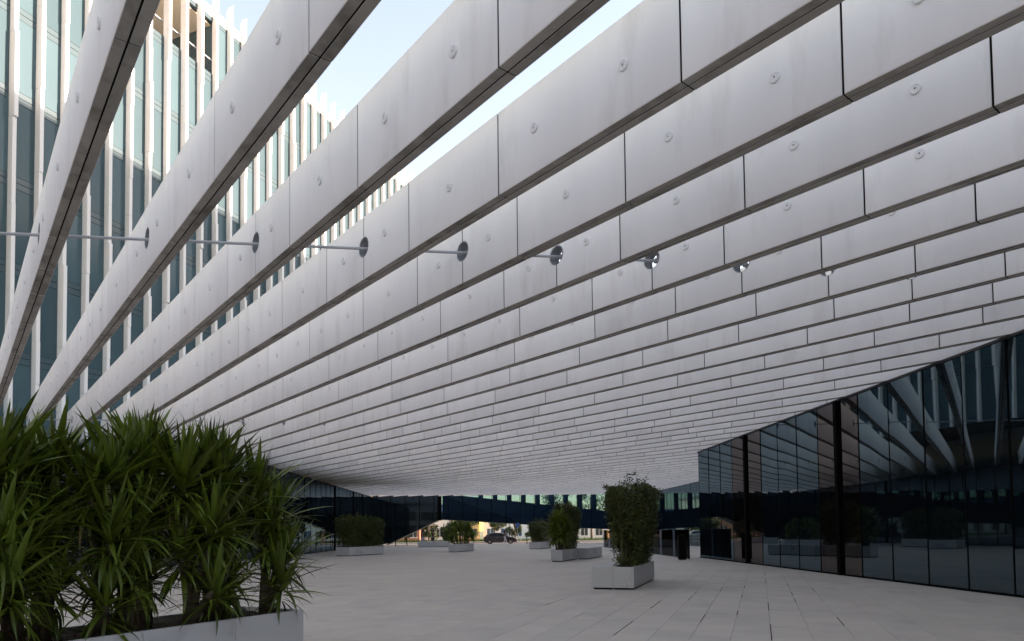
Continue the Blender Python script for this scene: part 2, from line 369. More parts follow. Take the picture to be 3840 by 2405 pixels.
# ------------------------------------------------------------------ right glass wall
def poly_pane(name, u0, u1, zb0, zb1, zt0, zt1, axis, c, th, m, parent):
    b = MB().prism([(u0, zb0), (u1, zb1), (u1, zt1), (u0, zt0)], axis, c, c+th); return b.obj(name, m, parent)
def pane_at(name, parent, mt, length, height, loc, rotz, tilt=.0016):
    """a pane standing on its base, local x along the wall, slightly out of true"""
    o = MB().box((0, -.012, 0), (length, .012, height)).obj(name, mt, parent, loc=loc, rot=(random.uniform(-tilt, tilt), 0, rotz+random.uniform(-tilt, tilt)))
    return o
ys = [37.85, 36.17, 34.36, 32.67, 30.92, 29.2, 27.46, 25.75, 24.07, 22.69, 21.38, 19.73, 18.11, 16.58, 15.1]
while ys[-1] > -14: ys.append(ys[-1]-1.6)
rw = thing('glass_wall', 'tall dark mirror glass wall along the right side under the canopy', 'glass wall', (XR, YC, 0))
for i, (a, b) in enumerate(zip(ys, ys[1:])):
    door = any(abs(a-c) < .1 or abs(b-c) < .1 for c in (30.92, 22.69))
    pane_at('glass_pane', rw, 'glass_door' if door else 'glass_mirror', a-b-.012, 5.7, (0, b-YC+.006, .06), math.pi/2)
for i, y in enumerate(ys):
    big = any(abs(y-c) < .01 for c in (30.92, 22.69))
    if big: MB().box((-.10, -.10, 0), (.03, .10, 5.78)).obj('column', 'frame_black', rw, loc=(0, y-YC, 0))
    else: MB().box((-.022, -.022, .0), (.0, .022, 5.76)).obj('mullion', 'frame_black', rw, loc=(0, y-YC, 0))
MB().box((-.06, -55, 5.765), (.06, .06, 5.825)).obj('top_cap', 'cap_dark', rw)
MB().box((-.05, -55, .0), (-.02, .05, .055)).obj('base_channel', 'frame_black', rw)
pd = thing('podium_block', 'low flat-roofed block behind the right glass wall', 'building', (XR+.1, -20, 0))
MB().box((0, 0, 0), (22, 57.8, 5.70)).obj('wall', 'podium', pd)
MB().box((2.6, 0, 5.71), (22, 57.8, 7.3)).obj('roof_upstand', 'podium', pd)  # unseen roof block, added to stop sky leaking in past the beam ends
# set-back right wall
rw2 = thing('glass_wall', 'set-back mirror glass wall beyond the right corner, behind the bamboo hedge', 'glass wall', (XR2, YC, 0))
y = YC+.2
while y < YF-.3:
    L_ = min(1.75, YF-y)
    pane_at('glass_pane', rw2, 'glass_mirror', L_-.012, 5.75, (0, y-YC, .03), math.pi/2)
    MB().box((-.02, -.02, 0), (.0, .02, 5.76)).obj('mullion', 'frame_black', rw2, loc=(0, y-YC, 0)); y += 1.75
MB().box((-.05, .1, 5.77), (.06, YF-YC, 5.825)).obj('top_cap', 'cap_dark', rw2)
pd2 = thing('podium_block', 'low flat-roofed block behind the set-back mirror glass wall', 'building', (XR2+.1, YC+.1, 0))
MB().box((0, 0, 0), (26, 52, 5.70)).obj('wall', 'podium', pd2); MB().box((2.6, 0, 5.71), (26, 52, 7.3)).obj('roof_upstand', 'podium', pd2)  # second box: unseen block added on the roof, shuts out sky here too
# left glass wall
lw = thing('glass_wall', 'dark mirror glass wall on the left behind the bamboo planter', 'glass wall', (XL, 43.9, 0))
y = 43.9; i = 0
while y < YF-.3:
    L_ = min(1.75, YF-y)
    pane_at('glass_pane', lw, 'glass_mirror', L_-.012, 5.72, (0, y-43.9, .03), math.pi/2)
    if i in (11, 16, 19): MB().box((-.03, -.10, 0), (.09, .10, 5.78)).obj('column', 'frame_black', lw, loc=(0, y-43.9, 0))
    else: MB().box((.013, -.02, 0), (.03, .02, 5.76)).obj('mullion', 'frame_black', lw, loc=(0, y-43.9, 0))
    y += 1.75; i += 1
MB().box((-.06, 0, 5.765), (.05, YF-43.9, 5.825)).obj('top_cap', 'cap_dark', lw)
pd3 = thing('podium_block', 'low flat-roofed block behind the left mirror glass wall', 'building', (XL-.1, 44.1, 0))
MB().box((-24, 0, 0), (0, 46, 5.70)).obj('wall', 'podium', pd3); MB().box((-24, 0, 5.71), (-2.4, 46, 8.79)).obj('roof_upstand', 'podium', pd3)  # second box: block added to close the bright gap under the left tower

# ------------------------------------------------------------------ far glass bridge
br = thing('glass_bridge', 'long dark teal glazed volume bridging the far end above the street', 'building', (0, YF, 0))
BOT = [(-13.6, -.0), (-12.0, .02), (-5.58, 3.03), (5.08, 2.30), (11.29, 1.82), (15.5, 1.60), (19.1, 1.42)]
def zbot(x):
    for (a, za), (b, zb) in zip(BOT, BOT[1:]):
        if a <= x <= b: return lerp(za, zb, (x-a)/(b-a))
    return BOT[-1][1]
xs = []; x = -4.55
while x > -13.5: xs.append(x); x -= 1.725
xs.append(-13.58); xs.append(-5.58); x = -4.55+1.725
while x < 19: xs.append(x); x += 1.725
xs.append(19.08); xs = sorted(xs); xs = [x for i, x in enumerate(xs) if i == 0 or x-xs[i-1] > .4]
for a, b in zip(xs, xs[1:]):
    dark = b <= -5.3
    m = MB().prism([(a+.01, zbot(a)), (b-.01, zbot(b)), (b-.01, 6.75), (a+.01, 6.75)], 'y', 0, .02)
    m.obj('glass_pane', 'glass_mirror' if dark else 'glass_bridge', br, rot=(random.uniform(-.001, .001), 0, random.uniform(-.002, .002)))
for x in xs: MB().box((x-.03, -.05, zbot(x)+.01), (x+.03, -.004, 6.72)).obj('mullion', 'frame_black', br)
MB().box((-5.85, -.10, zbot(-5.85)+.02), (-5.35, -.055, 6.7)).obj('column', 'frame_black', br)
# solid spandrel inside, its top raking down to the right, with columns above it
def ztop(x): return 5.92-(x+3.1)*(5.92-3.83)/18.2 if x > -3.1 else 6.7
xsp = [-5.3, -3.1, 2.1, 7.2, 12, 18.9]
for a, b in zip(xsp, xsp[1:]):
    MB().prism([(a, zbot(a)+.05), (b-.004, zbot(b)+.05), (b-.004, ztop(b-.01)), (a, ztop(a+.01))], 'y', .9, 1.1).obj('spandrel_panel', 'bridge_core', br)
MB().prism([(-5.3, 3.1), (-5.3, 5.9), (4.0, 2.75), (4.0, 2.4)], 'y', .75, .86).obj('stair_flank', 'bridge_soffit', br)
for x in xs:
    if x > -2.5 and ztop(x) < 6.2: MB().box((x+.15, .6, ztop(x)-.1), (x+.75, .85, 6.75)).obj('column', 'bridge_core', br)
sof = MB()
for (a, za), (b, zb) in zip(BOT[2:], BOT[3:]): sof.prism([(a, za), (b, zb), (b, zb+.04), (a, za+.04)], 'y', .03, 2.6)
sof.prism([(-12, .03), (-5.58, 3.03), (-5.58, 3.08), (-12, .08)], 'y', .03, 2.6)
sof.obj('soffit', 'bridge_soffit', br)
MB().box((-13.6, .02, 6.76), (19.1, 2.6, 6.95)).obj('roof', 'roof_grey', br)
for a, b in zip(xs[6:], xs[7:]): MB().prism([(a, zbot(a)+.05), (b-.03, zbot(b)+.05), (b-.03, 6.7), (a, 6.7)], 'y', 2.55, 2.57).obj('glass_pane', 'glass_clear', br)

# ------------------------------------------------------------------ left tower with white fins
TD = 30.0; L0, L1 = 11.19-1.11*28, 55.6; PITCH = 1.11
tw = thing('office_tower', 'tall glass office tower with white vertical fins, its upper floors sunlit', 'building', (0, 0, 0))
def FP(L, out, z): q = -FN*TD+EV*L+FN*out; return (q.x, q.y, z)
ROT = math.atan2(EV.y, EV.x)      # local x along EV, local y = left of EV = -FN
o0 = -FN*TD
def tloc(L, out, z): q = o0+EV*L+FN*out; return (q.x, q.y, z)
floors = [5.14, 8.84, 12.55, 16.26, 19.97, 23.66, 27.34, 30.95]
nbay = int(round((L1-L0)/PITCH))
lo_l, lo_r = int((19.4-L0)/PITCH), int(round((30.2-L0)/PITCH))   # loggia bays on the top floor
strip = MB()
for i in range(nbay):
    La = L0+i*PITCH
    for k, (za, zb) in enumerate(zip(floors, floors[1:])):
        if k == 6 and lo_l <= i < lo_r: continue
        if La > 34.0 and k < 1: continue
        h = zb-za-.55
        if 17 < La < 53.5 and not (k == 0 and La > 26):
            key = 'tp%d' % k
            if key not in panel_cache: panel_cache[key] = MB().box((.02, -.015, 0), (PITCH-.02, .015, h)).mesh('glass_pane', 'tower_glass')
            link('glass_pane', panel_cache[key], tw, tloc(La, 0, za+.55), (random.uniform(-.002, .002), 0, ROT+random.uniform(-.003, .003)))
        else: strip.box((La-L0+.02, -.015, za+.55), (La-L0+PITCH-.02, .015, zb))
strip.obj('glass_panes', 'tower_glass', tw, loc=tloc(L0, 0, 0), rot=(0, 0, ROT))['kind'] = 'stuff'
for k, z in enumerate(floors):
    a, b = (0, nbay*PITCH)
    if k == 0: b = 34.2-L0
    m = MB().box((a, -.016, .02), (b, .25, .275)); m.obj('spandrel', 'tower_spandrel', tw, loc=tloc(L0, 0, z-.001), rot=(0, 0, ROT))
    m = MB().box((a, -.016, .30), (b, .25, .535)); m.obj('spandrel', 'tower_spandrel', tw, loc=tloc(L0, 0, z-.001), rot=(0, 0, ROT))
# body behind the glass (floor slabs and dark inside), leaving the loggia open
MB().box((0, .06, 0), (34.2-L0, 16, 8.8)).obj('core', 'tower_dark', tw, loc=tloc(L0, 0, 0), rot=(0, 0, ROT))
MB().box((0, .06, 8.81), (nbay*PITCH, 16, 27.3)).obj('core', 'tower_dark', tw, loc=tloc(L0, 0, 0), rot=(0, 0, ROT))
xl, xr = lo_l*PITCH, lo_r*PITCH
MB().box((0, .06, 27.31), (xl, 16, 30.9)).obj('core', 'tower_dark', tw, loc=tloc(L0, 0, 0), rot=(0, 0, ROT))
MB().box((xr+.02, .06, 27.31), (nbay*PITCH, 16, 30.9)).obj('core', 'tower_dark', tw, loc=tloc(L0, 0, 0), rot=(0, 0, ROT))
MB().box((xl, 9.0, 27.31), (xr, 16, 30.9)).obj('core', 'tower_dark', tw, loc=tloc(L0, 0, 0), rot=(0, 0, ROT))
for q in range(4):      # cream soffit boards of the loggia, and its side glass
    a = lerp(xl, xr, q/4); b = lerp(xl, xr, (q+1)/4)-.02
    for r in range(4): MB().box((a, .2+2.2*r, 30.86), (b, 2.38+2.2*r, 30.9)).obj('soffit_board', 'tower_cream', tw, loc=tloc(L0, 0, 0), rot=(0, 0, ROT))
MB().box((xl, .1, 27.32), (xr, 8.9, 27.37)).obj('loggia_floor', 'fin_white', tw, loc=tloc(L0, 0, 0), rot=(0, 0, ROT))
MB().box((xl, 8.9, 27.4), (xr, 8.99, 30.85)).obj('back_glass', 'tower_spandrel', tw, loc=tloc(L0, 0, 0), rot=(0, 0, ROT))
MB().box((xr-.04, .1, 27.4), (xr, 8.9, 30.85)).obj('side_glass', 'tower_spandrel', tw, loc=tloc(L0, 0, 0), rot=(0, 0, ROT))
MB().box((xl, .05, 27.89), (xr, .07, 28.7)).obj('balustrade_glass', 'glass_clear', tw, loc=tloc(L0, 0, 0), rot=(0, 0, ROT))
MB().box((xl, .03, 28.7), (xr, .09, 28.76)).obj('balustrade_rail', 'steel_paint', tw, loc=tloc(L0, 0, 0), rot=(0, 0, ROT))
MB().box((0, -.05, 31.2), (nbay*PITCH, .35, 31.75)).obj('roof_upstand', 'fin_white', tw, loc=tloc(L0, 0, 0), rot=(0, 0, ROT))
MB().box((0, .36, 30.91), (nbay*PITCH, 16, 31.3)).obj('roof', 'roof_grey', tw, loc=tloc(L0, 0, 0), rot=(0, 0, ROT))
for i in range(nbay+1):
    La = L0+i*PITCH; rnd = random.Random(i); m = MB(); z = 8.85 if La > 34.3 else 4.4
    while z < 31.9:                           # storey-high pieces that step in and out a little
        z2 = min(z+3.7*rnd.choice((.5, 1, 1)), 32.0); d = rnd.choice((.29, .31, .31, .34, .38)); t = .165
        if z2 > 31.8: z2 = 32.0+.05*rnd.random(); m.prism([(-t/2, z), (t/2, z), (t/2, z2+.75), (-t/2, z2+.35)], 'y', -d, .03)
        else: m.box((-t/2, -d, z), (t/2, .03, z2-.012))
        z = z2
    m.obj('fin', 'fin_white', tw, loc=tloc(La, 0, 0), rot=(0, 0, ROT))
    m = MB().prism([(-.08, 31.31), (.08, 31.31), (.08, 33.0+.2*rnd.random()), (-.08, 32.5)], 'y', 1.3, 1.75)
    m.obj('roof_fin', 'fin_white', tw, loc=tloc(La+.45, 0, 0), rot=(0, 0, ROT))
# lobby glazing at the foot of the tower
for i in range(30):
    pane_at('lobby_pane', tw, 'glass_mirror', 1.74, 4.3, tloc(L0+.3+1.76*i, .02, .05), ROT)

# right tower, standing behind the right glass wall and shading the plaza
rt = thing('office_tower', 'second tall office tower rising behind the right glass wall, out of view', 'building', (0, 0, 0))
ro = FN*9.3; RTH = 20.3+39.3/(FN.x*SUN_H.x+FN.y*SUN_H.y)*math.tan(SUN_EL)
def rloc(L, z=0): q = ro+EV*L; return (q.x, q.y, z)
MB().box((0, -16, 7.31), (92, -.4, RTH)).obj('wall', 'tower_dark', rt, loc=rloc(4), rot=(0, 0, ROT))
for k in range(6): MB().box((0, -.39, 8.8+3.7*k), (92, -.1, 9.35+3.7*k)).obj('spandrel', 'tower_spandrel', rt, loc=rloc(4), rot=(0, 0, ROT))
for k in range(41): MB().box((-.09, -.09, 7.31), (.09, .25, RTH-.2)).obj('fin', 'fin_white', rt, loc=rloc(4.3+2.26*k), rot=(0, 0, ROT))

# grey block added behind the camera to keep sunlit ground out of the mirror glass
ob = thing('added_block', 'long grey block added behind the viewer to darken the mirror glass reflections', 'building', (0, -34, -.2))
MB().box((-70, -14, 0), (70, 0, 13)).obj('wall', 'podium', ob)
for k in range(3):
    for i in range(28): MB().box((-67.3+4.8*i, -.0, 1.0+4*k), (-63.3+4.8*i, .06, 3.6+4*k)).obj('window', 'tower_dark', ob)

# ------------------------------------------------------------------ planters and benches
def planter(label, corner, wid, ln, ang, group='marble planters', depthrim=.06, h=.60, seams=()):
    """corner = near right corner of the box; local y runs away along the box, local -x across it"""
    t = thing('planter_box', label, 'planter', (corner[0], corner[1], 0), -ang, group)
    MB().box((-wid+.05, .05, 0), (-.05, ln-.05, .045)).obj('plinth', 'slot_black', t)
    r = depthrim; z0 = .045
    cuts = [0]+[s for s in seams]+[ln]
    for a, b in zip(cuts, cuts[1:]):
        MB().box((-r, a+.002, z0), (0, b-.002, h)).obj('side_slab', 'marble', t, bevel=.004)
        MB().box((-wid, a+.002, z0), (-wid+r, b-.002, h)).obj('side_slab', 'marble', t, bevel=.004)
    MB().box((-wid+r+.001, .002, z0), (-r-.001, r, h)).obj('end_slab', 'marble', t, bevel=.004)
    MB().box((-wid+r+.001, ln-r, z0), (-r-.001, ln-.002, h)).obj('end_slab', 'marble', t, bevel=.004)
    # soil with an uneven surface
    nx, ny = 6, max(8, int(ln*5)); v = []; f = []
    for j in range(ny+1):
        for i in range(nx+1): v.append((lerp(-wid+r, -r, i/nx), lerp(r, ln-r, j/ny), h-.07+random.uniform(-.02, .02)))
    for j in range(ny):
        for i in range(nx): k = j*(nx+1)+i; f.append([k, k+1, k+nx+2, k+nx+1])
    link('soil', pyd('soil', v, f, 'soil'), t)
    return t
def bench(label, corner, wid, ln, ang, h=.60, group='marble benches'):
    t = thing('stone_bench', label, 'bench', (corner[0], corner[1], 0), -ang, group)
    MB().box((-wid+.05, .05, 0), (-.05, ln-.05, .045)).obj('plinth', 'slot_black', t)
    n = max(1, int(round(ln/1.9)))
    for i in range(n): MB().box((-wid, i*ln/n+.002, .045), (0, (i+1)*ln/n-.002, h)).obj('block', 'marble', t, bevel=.005)
    return t
def world(t, x, y, z=0):
    a = t.rotation_euler.z; return Vector((t.location.x+x*math.cos(a)-y*math.sin(a), t.location.y+x*math.sin(a)+y*math.cos(a), z))
AP = rad(21.7)
p_near = planter('long marble planter in the near left corner holding tall yuccas', (-2.40, 9.26), 1.15, 6.2, rad(32.5)+math.pi, seams=(1.9, 3.8, 5.0)) if False else None
ang_n = rad(32.5); un = Vector((math.sin(ang_n), math.cos(ang_n), 0)); wn = Vector((math.cos(ang_n), -math.sin(ang_n), 0))
cn = Vector((-2.40, 9.26, 0))-un*6.0
p_near = planter('long veined marble planter in the near left corner holding tall yuccas', (cn.x, cn.y), 1.15, 6.0, ang_n, seams=(1.25, 3.1, 4.95))
p_fr = planter('marble planter box of the tall bamboo hedge right of centre', (3.87, 18.3), .575, 3.75, AP, seams=(1.72,))
bench('marble bench block along the left side of the tall bamboo planter', (3.87-.58*math.cos(AP), 18.3+.58*math.sin(AP)), .56, 3.75, AP)
p6 = planter('narrow marble planter with a yucca and a bush, just left of the tall bamboo', (3.80, 35.0), .60, 3.3, AP, seams=(1.6,))
bench('low marble bench beside the yucca planter, left of the tall bamboo', (5.50, 37.6), .62, 3.4, AP)
p2 = planter('marble planter with two bamboo clumps before the left glass wall', (-9.25, 47.4), 1.15, 3.9, rad(28), seams=(1.9,))
p3 = bench('low marble bench at the far end near two standing people', (-3.75, 71.4), 3.3, 1.1, rad(3))
p4 = planter('far marble planter with a wide bushy yucca at centre', (-2.35, 53.3), .62, 3.6, AP, seams=(1.8,))
p5 = planter('far marble planter with a clipped bamboo clump right of the parked car', (4.48, 58.9), .95, 3.6, AP, seams=(1.8,))

# ------------------------------------------------------------------ yuccas
def leaf_mesh(name, droop, width, mt, nseg=5):
    v = []; f = []; x = z = 0.0; a = 0.0; st = 1.0/nseg
    for i in range(nseg+1):
        t = i/nseg; wd = width*(math.sin(math.pi*min(1, .18+.82*t)**.9)**.8 if t < 1 else 0)*.5
        wd = width*.5*max(0.0, min(1, (.45+2.2*t)))*(1-t**2.2)
        v += [(x, wd, z+wd*.35), (x, 0, z), (x, -wd, z+wd*.35)]
        a -= droop*st*(.3+1.4*t); x += math.cos(a)*st; z += math.sin(a)*st
    for i in range(nseg):
        k = i*3; f += [[k, k+3, k+4, k+1], [k+1, k+4, k+5, k+2]]
    return pyd(name, v, f, mt, smooth=True)
leaves = [leaf_mesh('leaf', d, wdt, 'leaf_yucca') for d in (.05, .2, .45, .8, 1.25) for wdt in (.085, .118)]
leaves_dead = [leaf_mesh('leaf', d, .08, 'leaf_dead') for d in (.6, 1.3, 1.7)]
def leaf_specs(n, rnd, up=1.0, lens=(.5, .86)):
    out = []
    for i in range(n):
        q = (i+.5)/n; el = lerp(88, -42, q**1.1)+rnd.uniform(-9, 9); az = i*137.5+rnd.uniform(-18, 18)
        ln = rnd.uniform(*lens)*(0.72+.28*math.sin(math.pi*min(1, q*1.3)))
        var = 0 if q < .3 else (1 if q < .5 else (2 if q < .72 else rnd.choice((2, 3, 4))))
        out.append((rad(az), rad(el), ln, var*2+rnd.choice((0, 1)), rnd.uniform(-.3, .3)))
    return out
def yucca(label, base, heads, seed, trunk_r=.065):
    """heads = list of (dx, dy, z, leaves)"""
    rnd = random.Random(seed)
    t = thing('yucca_plant', label, 'yucca', base, 0, 'yuccas in the near planter'); nleaf = 0; rest = ([], [])
    for k, (dx, dy, z, n) in enumerate(heads):
        m = MB(); r = trunk_r*(1 if k == 0 else .75)
        bx = .0 if k == 0 else rnd.uniform(-.05, .05); 
        pts = [(bx, bx*.6, -.06), (bx+dx*.25+rnd.uniform(-.02, .02), dy*.25, (z-base[2])*.35), (dx*.7, dy*.7+rnd.uniform(-.02, .02), (z-base[2])*.72), (dx, dy, z-base[2])]
        m.tube(pts, [r*1.25, r, r*.85, r*.7], 9).obj('trunk', 'bark', t, smooth=True)
        for az, el, ln, var, roll in leaf_specs(n, rnd):
            me = rnd.choice(leaves_dead) if el < rad(-5) and rnd.random() < .14 else leaves[var]
            off = rnd.uniform(-.10, .05)
            mtx = Matrix.Translation((dx+math.cos(az)*.03, dy+math.sin(az)*.03, z-base[2]+off-.12*(1-math.sin(el)))) @ Matrix.Rotation(az, 4, 'Z') @ Matrix.Rotation(-el, 4, 'Y') @ Matrix.Rotation(roll, 4, 'X') @ Matrix.Scale(ln, 4)
            if nleaf < 290: link('leaf', me, t).matrix_local = mtx; nleaf += 1
            else:
                k2 = len(rest[0]); rest[0].extend(tuple(mtx @ x.co) for x in me.vertices); rest[1].extend([k2+i for i in p.vertices] for p in me.polygons)
    if rest[0]: link('lower_leaves', pyd('lower_leaves', rest[0], rest[1], 'leaf_yucca_low', smooth=True), t)['kind'] = 'stuff'
    return t
ORD = ['rightmost', 'second', 'third', 'fourth', 'fifth', 'sixth', 'seventh', 'eighth', 'ninth', 'tenth', 'eleventh', 'twelfth']
rndy = random.Random(21)
for i in range(12):
    t = .28+.36*i; wv = (.36, .78, .55)[i % 3]; q = Vector((-2.40, 9.26, 0))-un*t-wn*wv
    top = min(2.44, 2.16+.2*i)-max(0, i-4)*.035-(.10 if i % 3 == 0 else 0)+rndy.uniform(-.06, .06)
    R = rndy.uniform
    if i == 0: hd = [(.12, .22, 1.30, 105), (-.05, .1, 1.62, 95), (-.2, .16, 2.14, 105), (.0, .3, 1.9, 80), (.2, -.1, 1.0, 60)]
    else: hd = [(R(-.12, .12), R(-.1, .12), top, 115), (R(-.3, .3), R(-.35, .35), top-.16, 100), (wn.x*.22+R(-.1, .1), wn.y*.22, top-.62, 95), (R(-.25, .25), R(-.25, .25), top-.95, 70)]+[(wn.x*.2+R(-.2, .2), wn.y*.2, R(.95, 1.25), 55)]
    lab = ('short yucca at the right-hand tip of the near planter' if i == 0 else 'leftmost yucca of the near planter, cut by the picture edge' if i == 11 else 'tall yucca in the near planter, %s counting from its right-hand tip' % ORD[i])
    yucca(lab, (q.x, q.y, .53), hd, 50+i)
leaves_far = [leaf_mesh('leaf_far', d, wdt, 'leaf_yucca_far', 4) for d in (.05, .2, .45, .8, 1.25) for wdt in (.14, .19)]
def yucca_far(label, base, hs, seed, n=70, lens=(.5, .8)):
    rnd = random.Random(seed); t = thing('yucca_plant', label, 'yucca', base, 0, 'yuccas in the far planters'); v = []; f = []
    for (dx, dy, z) in hs:
        MB().tube([(dx*.4, dy*.4, -.05), (dx, dy, z-base[2])], [.05, .04], 7).obj('trunk', 'bark', t, smooth=True)
        for az, el, ln, var, roll in leaf_specs(n, rnd, lens=lens):
            k = len(v); me = leaves_far[var]
            mtx = Matrix.Translation((dx, dy, z-base[2]+rnd.uniform(-.1, .05))) @ Matrix.Rotation(az, 4, 'Z') @ Matrix.Rotation(-el, 4, 'Y') @ Matrix.Rotation(roll, 4, 'X') @ Matrix.Scale(ln, 4)
            v += [tuple(mtx @ x.co) for x in me.vertices]; f += [[k+i for i in p.vertices] for p in me.polygons]
    o = link('crown', pyd('crown', v, f, 'leaf_yucca_far', smooth=True), t); return t
q = world(p6, -.3, .55, .53)
yucca_far('round yucca on the narrow planter left of the tall bamboo', (q.x, q.y, .53), [(0, 0, 1.75), (.1, .3, 1.95), (-.25, .1, 1.15), (.25, .0, 1.1), (.05, -.2, 1.3), (.1, .6, 1.5), (-.1, -.1, 2.0), (.2, .35, 1.4), (-.3, -.1, 1.6), (.3, .1, 1.65), (0, .3, 2.05)], 5, 100, (.6, .92))
q = world(p4, -.3, 1.6, .53)
yucca_far('wide bushy yucca on the far planter at centre', (q.x, q.y, .53), [(-.5, -1.0, 1.5), (-.1, -.4, 1.75), (.2, .2, 1.7), (.5, .8, 1.55), (.75, 1.4, 1.4), (-.3, -.7, 1.0), (.4, .5, 1.0), (-.9, .2, 1.45), (-1.2, .9, 1.4), (.9, 1.1, 1.05), (-.7, -.3, 1.0), (0, 0, 1.9), (.6, .6, 1.8), (-.5, 0, 1.85)], 6, 80)

# ------------------------------------------------------------------ bamboo hedges and bushes (leaf-sized faces)
def leaf_cloud(rnd, pts_fn, n, ln=.10, wd=.02):
    v = []; f = []
    for i in range(n):
        p = pts_fn(rnd)
        if p is None: continue
        d = Vector((rnd.gauss(0, 1), rnd.gauss(0, 1), rnd.gauss(-.25, .7))).normalized(); s = d.cross(Vector((rnd.gauss(0, 1), rnd.gauss(0, 1), rnd.gauss(0, 1)))).normalized()
        L_ = ln*rnd.uniform(.6, 1.4); W_ = wd*rnd.uniform(.7, 1.3); p = Vector(p); k = len(v)
        v += [tuple(p), tuple(p+d*L_*.45+s*W_), tuple(p+d*L_), tuple(p+d*L_*.45-s*W_)]; f.append([k, k+1, k+2, k+3])
    return v, f
def hedge(label, base_t, x0, x1, y0, y1, ztop, n, seed, flare=.35, name='bamboo_hedge', cat='hedge', stems=16, ln=.10, wd=.017, group='bamboo hedges', mt='leaf_bamboo', taper=.55):
    """a clipped clump in planter coordinates, wider towards the top"""
    rnd = random.Random(seed); q = world(base_t, (x0+x1)/2, (y0+y1)/2, .53); a = base_t.rotation_euler.z
    t = thing(name, label, cat, (q.x, q.y, .53), a, group); hx, hy, H = (x1-x0)/2, (y1-y0)/2, ztop-.53
    sp = []
    for i in range(stems):
        sx, sy = rnd.uniform(-hx, hx)*.7, rnd.uniform(-hy, hy)*.92; ex, ey = sx*(1+flare)+rnd.uniform(-.15, .15), sy*1.05+rnd.uniform(-.15, .15); eh = H*rnd.uniform(.8, 1.0)
        MB().tube([(sx, sy, -.05), ((sx+ex)/2, (sy+ey)/2, eh*.5), (ex, ey, eh)], [.011, .010, .005], 5).obj('stem', 'stem', t)
        sp.append((sx, sy, ex, ey, eh))
    bumps = [(rnd.uniform(-hx, hx)*1.2, rnd.uniform(-hy, hy), rnd.uniform(-.05, .26)) for _ in range(14)]
    def pts(r):
        z = r.random()**.8; w = lerp(taper, 1.0, min(1, z*1.25))*(1+flare*z*.6)
        x = r.uniform(-1, 1); y = r.uniform(-1, 1)
        if r.random() < .72:      # most leaves sit near the outside
            if r.random() < hy/(hx+hy): x = math.copysign(1-abs(r.gauss(0, .22)), x)
            else: y = math.copysign(1-abs(r.gauss(0, .15)), y)
        X = x*(hx+.18)*w+r.gauss(0, .05); Y = y*(hy+.05)*lerp(.92, 1.06, z)+r.gauss(0, .05)
        top = H+max([b[2]-.9*math.hypot(X-b[0], Y-b[1]) for b in bumps]+[-.12])
        nz = math.sin(X*5+seed)*math.sin(Y*4.1+z*6)+math.sin(z*9+Y*2.7)
        if nz < -1.05: return None
        return (X, Y, .04+z*(top-.04))
    v, f = leaf_cloud(rnd, pts, n, ln, wd)
    # loose sprigs sticking out of the outline
    for i in range(26):
        s = rnd.choice(sp); bx, by = s[2]*rnd.uniform(.8, 1.5), s[3]*rnd.uniform(.8, 1.08); bz = H*rnd.uniform(.55, 1.02); dx, dy = rnd.uniform(-.2, .2), rnd.uniform(-.2, .2)
        def sg(r): u = r.random(); return (bx+dx*u+r.gauss(0, .03), by+dy*u+r.gauss(0, .03), bz+.28*u)
        v2, f2 = leaf_cloud(rnd, sg, 16, ln, wd); k = len(v); v += v2; f += [[k+i for i in q] for q in f2]
    link('foliage', pyd('foliage', v, f, mt), t); return t
hedge('tall dense bamboo hedge in the marble planter right of centre', p_fr, -.50, -.08, .35, 3.45, 2.93, 30000, 11, flare=.75, stems=34)
hedge('left bamboo clump of the planter before the left glass wall', p2, -1.05, -.1, .15, 2.35, 2.75, 10000, 12, flare=.2, stems=18, ln=.13, wd=.026, taper=.85)
hedge('right bamboo clump of the planter before the left glass wall', p2, -1.05, -.1, 2.5, 3.8, 2.65, 6500, 13, flare=.2, stems=12, ln=.13, wd=.026, taper=.85)
hedge('clipped bamboo clump on the far planter right of the parked car', p5, -.85, -.1, .3, 3.0, 2.42, 9000, 14, flare=.15, stems=14, ln=.13, wd=.027, taper=.8)
hedge('tall slender bush behind the yucca on the narrow planter', p6, -.55, -.05, 1.55, 3.1, 2.95, 11000, 15, flare=.35, stems=12, name='leafy_bush', cat='bush', group='bushes', ln=.12, wd=.024)
hedge('low leafy bush beside the far yucca, behind the far bench', p3, -.9, .2, 1.3, 2.4, 2.15, 5000, 16, flare=.1, stems=8, name='leafy_bush', cat='bush', group='bushes', ln=.14, wd=.03, mt='leaf_tree')

# ------------------------------------------------------------------ bin and glass screen
b = thing('litter_bin', 'black freestanding pillar bin before the right glass corner', 'bin', (10.02, 35.5, 0), rad(-4))
MB().box((-.17, -.13, 0), (.17, .13, .05)).obj('base', 'bin_black', b, bevel=.004)
MB().box((-.20, -.16, .05), (.20, .16, 1.22)).obj('body', 'bin_black', b, bevel=.008)
MB().box((-.20, -.16, 1.232), (.20, .16, 1.30)).obj('lid', 'bin_black', b, bevel=.008)
MB().box((-.13, -.167, 1.05), (.13, -.1605, 1.15)).obj('slot', 'slot_black', b)
gs = thing('glass_screen', 'low frameless clear glass screen behind the black bin', 'glass screen', (10.6, 36.3, 0))
for i in range(9):
    MB().box((-.008, 3*i+.01, .03), (.008, 3*i+2.99, 1.55)).obj('glass_pane', 'glass_clear', gs)
    MB().box((-.012, 3*i-.006, .0), (.012, 3*i+.006, 1.55)).obj('edge_clip', 'steel', gs)
MB().box((-.03, -.10, 0), (.03, -.03, 1.62)).obj('post', 'frame_black', gs)
MB().box((-.02, -.0, .0), (.02, 27, .028)).obj('rail', 'steel', gs)

